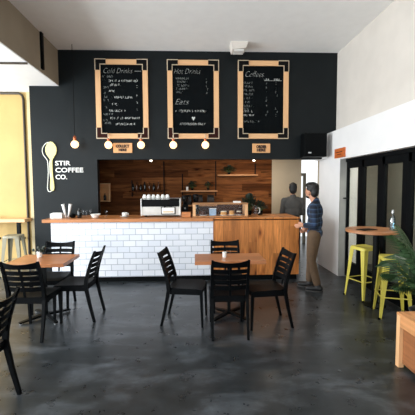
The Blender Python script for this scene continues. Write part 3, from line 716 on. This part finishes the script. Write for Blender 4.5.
tumbler(-1.90, 5.95, 0.135, 0.02, 'clear glass in the middle of three beside the black bottle', group='clear glasses on the counter')
tumbler(-1.84, 5.99, 0.145, 0.024, 'clear glass next to the white bowl on the counter', group='clear glasses on the counter')
t = MB().lathe([(0.035, 0), (0.05, 0.01), (0.088, 0.07), (0.082, 0.07), (0.045, 0.015), (0.001, 0.01)], seg=24).build('serving_bowl', 'white', None, smooth=True)
t.location = (-1.72, 5.88, ZC); tag(t, 'white bowl on the counter beside the clear glasses', 'bowl')
tumbler(-1.60, 6.12, 0.12, 0.028, 'short clear glass standing right of the white bowl')
t = thing('cup_and_saucer', (-1.25, 6.05, ZC), 'white coffee cup on a saucer left of the espresso machine', 'cup')
MB().lathe([(0.04, 0.0), (0.085, 0.014), (0.08, 0.016), (0.001, 0.008)], seg=24).build('saucer', 'white', t, smooth=True)
MB().lathe([(0.025, 0.012), (0.042, 0.03), (0.046, 0.08), (0.042, 0.08), (0.036, 0.03), (0.001, 0.02)], seg=20).build('cup', 'white', t, smooth=True)
MB().tube([(0.044, 0, 0.07), (0.068, 0, 0.062), (0.066, 0, 0.04), (0.04, 0, 0.034)], 0.005, 8).build('handle', 'white', t)

# espresso machine
t = thing('espresso_machine', (-0.59, 6.17, ZC), 'wide white espresso machine on the counter with cups on top', 'espresso machine')
hw = 0.355
MB().box(-hw, hw, -0.20, 0.24, 0.03, 0.185, 0.006).build('body', 'steel_white', t)
MB().box(-hw+0.03, hw-0.03, -0.19, 0.22, 0.185, 0.30).build('upper_band', 'black', t)
for s in (-1, 1): MB().box(s*hw-(0.016 if s > 0 else 0), s*hw+(0.016 if s < 0 else 0), -0.21, 0.24, 0.02, 0.33, 0.005).build('side_panel', 'white', t)
MB().box(-hw+0.016, hw-0.016, -0.19, 0.23, 0.30, 0.312).build('cup_tray', 'black', t)
MB().tube([(-hw+0.02, -0.19, 0.335), (hw-0.02, -0.19, 0.335)], 0.006, 8).build('cup_rail', 'steel', t)
MB().box(0.005, 0.265, -0.212, -0.199, 0.045, 0.18, 0.004).build('badge_surround', 'black', t)
p = MB().box(0.02, 0.25, -0.225, -0.20, 0.06, 0.17, 0.012).build('back_badge', 'white', t)
MB().box(0.045, 0.225, -0.229, -0.225, 0.085, 0.10).build('badge_trim', 'gold', p)
MB().tube([(0.06, -0.215, 0.17), (0.10, -0.215, 0.20), (0.20, -0.215, 0.195)], 0.012, 8).build('pipe_cover', 'black', t)
for sx in (-0.28, 0.28): MB().lathe([(0.025, 0), (0.02, 0.03)], (sx, -0.12, 0), 12).build('foot', 'black', t)
for sx in (-0.2, 0.2): MB().tube([(sx, 0.24, 0.18), (sx, 0.30, 0.16)], 0.03, 12).build('brew_head', 'steel', t)
cupspots = [(-0.30, -0.08), (-0.22, -0.10), (-0.14, -0.08), (-0.055, -0.09), (0.03, -0.08), (0.115, -0.09)]
nm = ['leftmost', 'second from the left', 'third from the left', 'fourth from the left', 'fifth from the left', 'rightmost']
cp0 = None
for (cx, cy), n_ in zip(cupspots, nm):
    loc = (-0.59+cx, 6.17+cy, ZC+0.312)
    lb = 'upturned white cup on the espresso machine, ' + n_ + ' of its row'
    if cp0 is None:
        cp0 = thing('coffee_cup', loc, lb, 'cup', 'white cups on top of the espresso machine')
        MB().lathe([(0.038, 0.0), (0.038, 0.004), (0.036, 0.05), (0.024, 0.082), (0.022, 0.088)], seg=20).build('cup', 'white', cp0, smooth=True)
        MB().tube([(0.036, 0, 0.02), (0.055, 0, 0.028), (0.054, 0, 0.05), (0.034, 0, 0.056)], 0.004, 8).build('handle', 'white', cp0)
    else: copy_tree(cp0, loc, random.random()*3, lb)
# grinders
def grinder(x, y, label, h=0.42):
    t = thing('coffee_grinder', (x, y, ZC), label, 'coffee grinder', 'black coffee grinders')
    MB().box(-0.055, 0.055, -0.08, 0.08, 0, h*0.55, 0.015).build('body', 'black', t)
    MB().lathe([(0.03, h*0.55), (0.035, h*0.6), (0.062, h*0.75), (0.065, h*0.93)], seg=20).build('hopper', 'dark_bottle', t, smooth=True)
    MB().lathe([(0.068, h*0.93), (0.066, h*0.96), (0.01, h)], seg=20).build('lid', 'black', t, smooth=True)
    MB().tube([(0, -0.08, h*0.38), (0, -0.13, h*0.36)], 0.014, 8).build('spout', 'steel', t)
grinder(-0.16, 6.28, 'black coffee grinder close beside the espresso machine', 0.38)
grinder(0.045, 6.37, 'black coffee grinder behind the wooden display case', 0.40)
t = thing('wooden_till_box', (-0.13, 5.97, ZC), 'low brown wooden box between the espresso machine and the display case', 'box')
MB().box(-0.085, 0.075, -0.06, 0.06, 0, 0.075, 0.003).build('box', 'counter_top', t); MB().box(-0.088, 0.078, -0.063, 0.063, 0.075, 0.087, 0.002).build('lid', 'counter_top', t)

# display case
t = thing('display_case', (0.475, 6.02, ZC), 'long low display case with pale wooden frame and glass front', 'display case')
x0, x1, y0, y1, h = -0.49, 0.49, -0.16, 0.16, 0.245
for sx in (x0, x1-0.05):
    for sy in (y0, y1-0.03): MB().box(sx, sx+0.05, sy, sy+0.03, 0.02, h-0.022).build('post', 'frame_wood', t)
MB().box(x0-0.005, x1+0.005, y0-0.005, y1+0.005, h-0.022, h, 0.002).build('top_board', 'shelf_wood', t)
MB().box(x0-0.005, x1+0.005, y0-0.005, y1+0.005, 0, 0.02, 0.002).build('base_board', 'shelf_wood', t)
MB().box(x0+0.05, x1-0.05, y0+0.01, y0+0.014, 0.02, h-0.022).build('glass_front', 'glass', t)
CX, CY = 0.475, 6.02
def cake(dx, r, hh, mat, label, icing=True):
    t = thing('cake', (CX+dx, CY, ZC+0.02), label, 'cake', 'cakes in the display case')
    MB().lathe([(r*1.25, 0.0), (r*1.3, 0.008), (0.001, 0.008)], seg=24).build('plate', 'white', t)
    MB().lathe([(r, 0.008), (r*1.02, hh*0.5), (r*0.97, hh), (0.001, hh)], seg=24).build('sponge', mat, t, smooth=True)
    if icing: MB().lathe([(r*0.97, hh), (r*0.9, hh+0.014), (0.001, hh+0.02)], seg=24).build('icing', 'cream', t, smooth=True)
cake(-0.30, 0.055, 0.07, 'cake2', 'dark cake at the left end of the display case', False)
t = thing('pastry_box', (CX-0.13, CY, ZC+0.02), 'pale blue pastry box inside the display case', 'box')
MB().box(-0.06, 0.06, -0.07, 0.07, 0, 0.12).build('carton', plain('pale_blue_card', (150, 175, 200), 0.6), t); MB().box(-0.064, 0.064, -0.074, 0.074, 0.12, 0.13).build('lid', 'card', t)
cake(0.07, 0.06, 0.06, 'cake', 'iced golden cake in the middle of the display case')
cake(0.22, 0.05, 0.08, 'cake', 'tall golden cake right of centre in the display case', False)
cake(0.35, 0.045, 0.06, 'cake2', 'small iced dark cake at the right end of the display case')
t = thing('paper_packet', (CX+0.31, CY-0.04, ZC+0.245), 'flat white packet lying on top of the display case', 'packet')
MB().box(-0.065, 0.065, -0.05, 0.05, 0, 0.03, 0.003).build('packet', 'card', t); MB().box(-0.02, 0.02, -0.052, 0.052, 0.001, 0.032).build('flap', 'paper', t)

def bushy(name, x, y, z, rx, rz_, n, label, size=0.05, pot_r=0.05, pot_h=0.08, mat='leaf2', potmat='black', cat='plant', seed=1):
    rg = random.Random(seed); t = thing(name, (x, y, z), label, cat)
    MB().lathe([(pot_r*0.8, 0), (pot_r, pot_h), (pot_r*0.9, pot_h), (pot_r*0.7, pot_h*0.8), (0.001, pot_h*0.8)], seg=18).build('pot', potmat, t, smooth=True)
    lf = MB(); sm = MB()
    for k in range(n):
        a = rg.random()*6.283; e = rg.uniform(-0.1, 1.45); rr_ = rg.uniform(0.45, 1)
        p = Vector((rx*rr_*math.cos(a)*math.cos(e), rx*0.8*rr_*math.sin(a)*math.cos(e), pot_h + rz_*(0.25+0.75*rr_*math.sin(e))))
        dr = (p - Vector((0, 0, pot_h))).normalized(); sd = dr.cross(Vector((0, 0, 1)))
        sd = sd.normalized() if sd.length > 1e-3 else Vector((1, 0, 0)); s_ = size*rg.uniform(0.7, 1.3)
        sd = (sd + Vector((rg.uniform(-.6, .6), rg.uniform(-.6, .6), rg.uniform(-.6, .6)))).normalized()
        vs = [lf.bm.verts.new(q) for q in (p, p+dr*s_*0.5+sd*s_*0.3, p+dr*s_+Vector((0, 0, -0.2*s_)), p+dr*s_*0.5-sd*s_*0.3)]
        lf.bm.faces.new(vs)
        if k % 4 == 0: sm.tube([(0, 0, pot_h*0.8), p*0.6+Vector((0, 0, pot_h*0.4)), p], 0.002, 4)
    lf.build('foliage', mat, t); sm.build('stems', 'stem', t)
    return t
bushy('leafy_plant', 1.06, 6.27, ZC, 0.17, 0.30, 320, 'dark bushy plant on the counter right of the display case', 0.06, seed=4)
bushy('trailing_plant', 1.26, 6.22, ZC, 0.12, 0.16, 160, 'low dark plant at the right of the glass jug', 0.05, seed=6)
t = thing('glass_jug', (1.125, 6.02, ZC), 'clear glass jug standing in front of the dark bushy plant', 'jug')
MB().lathe([(0.045, 0.001), (0.05, 0.03), (0.046, 0.13), (0.05, 0.17), (0.046, 0.17), (0.042, 0.13), (0.044, 0.02), (0.001, 0.012)], seg=22).build('body', 'glass', t, smooth=True)
MB().tube([(0.047, 0, 0.15), (0.085, 0, 0.14), (0.085, 0, 0.06), (0.048, 0, 0.045)], 0.007, 8).build('handle', 'white', t)

# ---------------------------------------------------------------- back wall shelves
def shelf(name, x0, x1, z, label, d=0.20, vert=(), thick=0.035, mat='shelf_wood'):
    t = thing(name, ((x0+x1)/2, YB, z), label, 'shelf', 'shelves on the plank wall'); c = (x0+x1)/2
    MB().box(x0-c, x1-c, -d, -0.001, -thick, 0, 0.002).build('shelf_board', mat, t)
    for vx, z0, z1 in vert: MB().tube([(vx-c, -d*0.5, z0-z), (vx-c, -d*0.5, z1-z)], 0.014, 8).build('pipe_support', 'black_m', t)
    return t
shelf('bottle_shelf', -1.56, -0.78, 1.545, 'dark wooden shelf of bottles behind the espresso machine, leftmost on the plank wall', 0.18, ((-1.50, 1.40, 1.80), (-0.72, 1.40, 2.26)), mat='wall_wood')
shelf('pipe_shelf', -0.31, 0.585, 1.545, 'middle wooden pipe shelf with two small plants, above the display case', 0.22, ((-0.27, 1.35, 1.95), (0.55, 1.40, 2.26)))
shelf('upper_shelf', 0.60, 1.58, 1.93, 'highest wooden shelf on the plank wall, right of the black pipe', 0.20, ((1.53, 1.93, 2.20),))
bot = [(-1.47, .17, 'dark_bottle'), (-1.38, .2, 'amber'), (-1.29, .15, 'dark_bottle'), (-1.19, .22, 'dark_bottle'), (-1.08, .2, 'amber'), (-0.97, .18, 'dark_bottle'), (-0.86, .21, 'amber')]
nb = ['leftmost', 'second', 'third', 'fourth', 'fifth', 'sixth', 'rightmost']
for (bx, bh, bm_), n_ in zip(bot, nb):
    bottle(bx, YB-0.09, bh, 0.032, bm_, ('dark' if bm_ == 'dark_bottle' else 'amber') + ' bottle on the leftmost wall shelf, ' + n_ + ' from the left' if n_ not in ('leftmost', 'rightmost') else ('dark' if bm_ == 'dark_bottle' else 'amber') + ' bottle on the leftmost wall shelf, ' + n_ + ' of seven', z=1.545, group='bottles on the leftmost wall shelf')
bushy('shelf_plant', -0.03, YB-0.11, 1.545, 0.13, 0.16, 150, 'small dark plant in the middle of the pipe shelf', 0.05, 0.035, 0.05, seed=8)
bushy('small_shelf_plant', 0.36, YB-0.11, 1.545, 0.09, 0.14, 90, 'small round plant at the right of the pipe shelf', 0.045, 0.035, 0.06, seed=9)
t = MB().lathe([(0.03, 0), (0.032, 0.09), (0.028, 0.09), (0.001, 0.01)], seg=16).build('ceramic_cup', 'white', None, smooth=True)
t.location = (-0.15, YB-0.15, 1.545); tag(t, 'white cup at the left of the pipe shelf', 'cup')
bushy('top_shelf_plant', 0.88, YB-0.10, 1.93, 0.17, 0.15, 170, 'dark plant spreading on the highest shelf', 0.055, 0.04, 0.05, seed=11)
shelf('bag_shelf', -0.30, 0.58, 1.19, 'lower shelf of black coffee bags behind the display case', 0.20)
for k, (bx, lb) in enumerate(((-0.14, 'leftmost'), (0.14, 'middle'), (0.42, 'rightmost'))):
    t = thing('coffee_bag', (bx, YB-0.10, 1.19), 'black coffee bag on the lower wall shelf, ' + lb + ' of three', 'bag', 'black coffee bags on the lower shelf')
    MB().loops([[(-.075, -.045, 0), (.075, -.045, 0), (.075, .045, 0), (-.075, .045, 0)], [(-.085, -.06, .08), (.085, -.06, .08), (.085, .05, .08), (-.085, .05, .08)],
                [(-.08, -.04, .18), (.08, -.04, .18), (.08, .035, .18), (-.08, .035, .18)], [(-.08, -.004, .24), (.08, -.004, .24), (.08, .004, .24), (-.08, .004, .24)]]).build('bag', 'sack', t)
    MB().box(-.04, .04, -.064, -.058, .07, .13).build('bag_label', 'ink', t)
# framed niche on the left
t = thing('wall_niche', (-2.17, YB, 1.28), 'pale wooden box frame with a dark object, at the left of the plank wall', 'box shelf')
MB().box(-0.13, 0.13, -0.10, -0.001, 0, 0.03).box(-0.13, 0.13, -0.10, -0.001, 0.42, 0.45).box(-0.13, -0.105, -0.10, -0.001, 0.03, 0.42).box(0.105, 0.13, -0.10, -0.001, 0.03, 0.42).build('frame', 'frame_wood_x', t)
MB().box(-0.105, 0.105, -0.02, -0.001, 0.03, 0.42).build('back_panel', 'sign_wood', t)
bottle(-2.17, YB-0.06, 0.17, 0.035, 'dark_bottle', 'small dark bottle standing in the pale box frame', z=1.31)
# spotlights under the kitchen ceiling
for sx, lb in ((-0.88, 'small ceiling spotlight above the espresso machine'), (1.28, 'small ceiling spotlight above the counter plants, near the right wall shelf')):
    t = thing('spotlight', (sx, 7.0, 2.62), lb, 'spotlight', 'small kitchen spotlights')
    MB().tube([(0, 0, 0), (0, 0, -0.34)], 0.01, 8).build('stem', 'black_m', t)
    MB().tube([(0, 0.0, -0.33), (0, 0.02, -0.42)], 0.035, 16, 0.045).build('housing', 'black', t, smooth=True)
    MB().ball((0, 0.012, -0.43), 0.026).build('lamp', 'spot_bulb', t)
    l = bpy.data.lights.new('spotlight_beam', 'SPOT'); l.energy = (2 if sx < 0 else 20); l.color = (1, 0.80, 0.56); l.spot_size = 2.1; l.spot_blend = 0.8; l.shadow_soft_size = 0.04
    lo = bpy.data.objects.new('spotlight_beam', l); COL.objects.link(lo); lo.parent = t; lo.location = (0, 0.03, -0.47); lo.rotation_euler = (math.radians(48), 0, 0)

# ---------------------------------------------------------------- people
def person(loc, facing, label, hair_front, pose, parts):
    """local frame: +X forward, +Y left, Z up, height 1.70"""
    t = thing('person', loc, label, 'person', rz=facing)
    V = Vector; b = MB(); P = pose
    hy, hz = P.get('head_yaw', 0.0), 1.575
    Rh = Matrix.Rotation(hy, 3, 'Z'); hc = V((P.get('hx', 0.015), 0, 1.590))
    H_ = lambda x, y, z: hc + Rh @ V((x, y, z))
    b.ball(H_(0, 0, 0.015), 0.095, 0.074, 0.092, 20, 14); b.ball(H_(0.025, 0, -0.045), 0.066, 0.056, 0.072, 18, 12)   # skull, jaw
    b.ball(H_(0.062, 0, -0.092), 0.024, 0.026, 0.02); b.cone(H_(0.088, 0, 0.012), H_(0.106, 0, -0.022), 0.008, 0.014)   # chin, nose
    b.ball(H_(0.086, 0, -0.055), 0.012, 0.024, 0.009)                                                                # mouth
    for s in (-1, 1):
        b.ball(H_(-0.002, s*0.075, -0.008), 0.017, 0.010, 0.030); b.ball(H_(0.078, s*0.030, 0.024), 0.014, 0.022, 0.010)
    b.cone((0.0, 0, 1.42), H_(-0.005, 0, -0.06), 0.056, 0.052)
    b.ball((0, 0, 1.28), 0.105, 0.165, 0.15); b.ball((0, 0, 1.10), 0.095, 0.135, 0.13); b.ball((0, 0, 0.95), 0.10, 0.145, 0.12)
    def limb(mb, pts, rs):
        for a, c, ra, rc in zip(pts, pts[1:], rs, rs[1:]): mb.cone(V(a), V(c), ra, rc)
    for s, side in ((1, 'l'), (-1, 'r')):
        sh, el, wr = P[side+'arm']; limb(b, [(0, s*0.10, 1.37), sh, el, wr], [0.05, 0.052, 0.04, 0.026])
        hip, kn, an = P[side+'leg']; limb(b, [hip, kn, an], [0.085, 0.052, 0.036])
        # hand: palm, four fingers, thumb
        fd = (V(wr)-V(el)).normalized(); nrm = V((0, s, 0)); ac = fd.cross(nrm).normalized()
        pc = V(wr)+fd*0.045; b.cone(V(wr), pc+fd*0.03, 0.026, 0.032); b.cone(V(wr)+fd*0.02+ac*0.012, pc+fd*0.03+ac*0.02, 0.018, 0.018)
        for k, ln in enumerate((0.062, 0.072, 0.068, 0.052)):
            r0 = pc+fd*0.042+ac*(0.028-0.019*k); m1 = r0+fd*ln*0.5-nrm*0.006; m2 = m1+fd*ln*0.38-nrm*0.022
            b.cone(r0, m1, 0.0098, 0.009); b.cone(m1, m2, 0.009, 0.008)
        th0 = V(wr)+fd*0.02+ac*0.028; th1 = th0+fd*0.03+ac*0.026; b.cone(th0, th1, 0.014, 0.011); b.cone(th1, th1+fd*0.03-nrm*0.008, 0.011, 0.009)
        ax, ay, az = an; b.cone((ax, ay, 0.07), (ax+0.12, ay, 0.035), 0.036, 0.028)
    b.blob('body', 'skin', t, 0.0075, 2)
    # hair
    h = MB(); h.ball(H_(-0.018, 0, 0.045), 0.098, 0.085, 0.088, 22, 14); h.ball(H_(-0.05, 0, -0.01), 0.066, 0.078, 0.09); h.ball(H_(0.035, 0, 0.115), 0.055, 0.06, 0.038); h.ball(H_(0.045, 0, 0.102), 0.06, 0.064, 0.038); h.ball(H_(-0.03, 0, 0.085), 0.085, 0.078, 0.06)
    rg = random.Random(5)
    for k in range(26):
        a = rg.random()*6.28; e = rg.uniform(0.5, 1.5); h.ball(H_(-0.012+0.085*math.cos(a)*math.cos(e), 0.078*math.sin(a)*math.cos(e), 0.05+0.085*math.sin(e)), 0.022)
    h.blob('hair', 'hair', t, 0.008, 1)
    if parts.get('beard'):
        bd = MB(); bd.ball(H_(0.045, 0, -0.078), 0.052, 0.056, 0.038); bd.ball(H_(0.02, 0, -0.045), 0.05, 0.064, 0.03); bd.blob('beard', 'hair', t, 0.008, 1)
    for s in (-1, 1): MB().ball(H_(0.087, s*0.030, 0.018), 0.008, 0.011, 0.007).build('eye', 'black', t)
    # top
    c = MB(); c.ball((0, 0, 1.27), 0.125, 0.19, 0.165); c.ball((-0.005, 0, 1.10), 0.118, 0.165, 0.17); c.ball((-0.005, 0, 0.93), 0.122, 0.168, 0.11)
    c.cone((-0.005, 0.09, 1.385), (-0.005, -0.09, 1.385), 0.055, 0.055); c.cone((-0.01, 0, 1.40), (-0.005, 0, 1.445), 0.072, 0.062)
    for s, side in ((1, 'l'), (-1, 'r')):
        sh, el, wr = [V(q) for q in P[side+'arm']]; limb(c, [(0, s*0.11, 1.36), sh, el, el+(wr-el)*0.86], [0.065, 0.068, 0.054, 0.042])
    c.blob(parts['top_name'], parts['top'], t, 0.010, 3)
    if parts.get('vest'):
        v = MB(); v.ball((-0.095, 0.0, 1.20), 0.085, 0.16, 0.21); v.ball((-0.085, 0, 1.02), 0.075, 0.145, 0.10)
        v.blob('backpack', 'navy', t, 0.010, 3, label='dark navy backpack')
        for s in (-1, 1):
            MB().tube([(-0.08, s*0.10, 1.36), (0.0, s*0.105, 1.455), (0.09, s*0.11, 1.37), (0.128, s*0.11, 1.25), (0.09, s*0.13, 1.10), (-0.03, s*0.175, 1.02)], 0.017, 8).build('backpack_strap', 'navy', t, smooth=True)
    tr = MB(); tr.ball((0, 0, 0.92), 0.113, 0.158, 0.10)
    for s, side in ((1, 'l'), (-1, 'r')):
        hip, kn, an = [V(q) for q in P[side+'leg']]; e = kn+(an-kn)*parts['leg_end']
        limb(tr, [hip, kn+(hip-kn)*0.4, kn, e], [0.104, 0.088, 0.072, 0.060 if parts['leg_end'] < 0.9 else 0.056])
    tr.blob('trousers', parts['trouser'], t, 0.010, 2)
    for s, side in ((1, 'l'), (-1, 'r')):
        ax, ay, az = P[side+'leg'][2]; sh = MB()
        sh.cone((ax-0.035, ay, 0.055), (ax+0.15, ay, 0.042), 0.046, 0.040); sh.cone((ax-0.01, ay, 0.06), (ax-0.005, ay, 0.105), 0.048, 0.046)
        for v_ in sh.bm.verts: v_.co.z = max(v_.co.z, 0.012)
        so = sh.blob('shoe', 'shoe', t, 0.008, 1)
        MB().loops([[(ax+0.055+0.135*math.cos(k/20*2*PI), ay+(0.046)*math.sin(k/20*2*PI), z) for k in range(20)] for z in (0.0, 0.016)]).build('sole', 'sole', so)
    t.scale = (1, 1, parts.get('tall', 1.0))
    return t
poseA = dict(hx=0.05, larm=[(0.0, 0.185, 1.35), (-0.02, 0.225, 1.08), (0.135, 0.20, 1.06)], rarm=[(0.0, -0.185, 1.35), (0.02, -0.22, 1.08), (0.12, -0.16, 1.0)],
             lleg=[(0.0, 0.085, 0.90), (0.035, 0.09, 0.49), (-0.07, 0.10, 0.09)], rleg=[(0.0, -0.085, 0.90), (0.05, -0.09, 0.50), (0.08, -0.095, 0.09)], head_yaw=-0.45)
person((1.90, 5.12, 0), math.radians(154), 'man in a blue plaid shirt and khaki trousers standing at the end of the counter', True, poseA,
       dict(top='plaid', top_name='plaid_shirt', vest=False, trouser='khaki', leg_end=0.88, tall=0.978, beard=True))
poseB = dict(larm=[(0.0, 0.185, 1.35), (0.03, 0.225, 1.08), (0.20, 0.13, 1.02)], rarm=[(0.0, -0.185, 1.35), (0.03, -0.225, 1.08), (0.22, -0.14, 1.04)],
             lleg=[(0, 0.085, 0.90), (0.02, 0.09, 0.49), (-0.01, 0.095, 0.09)], rleg=[(0, -0.085, 0.90), (0.02, -0.09, 0.49), (-0.01, -0.095, 0.09)], head_yaw=-0.1)
person((2.12, 7.0, 0), math.radians(84), 'person in a grey jacket standing behind the counter, back to the camera', True, poseB,
       dict(top='grey_cloth', top_name='jacket', vest=False, trouser='dark_cloth', leg_end=0.97, tall=0.985, beard=False))
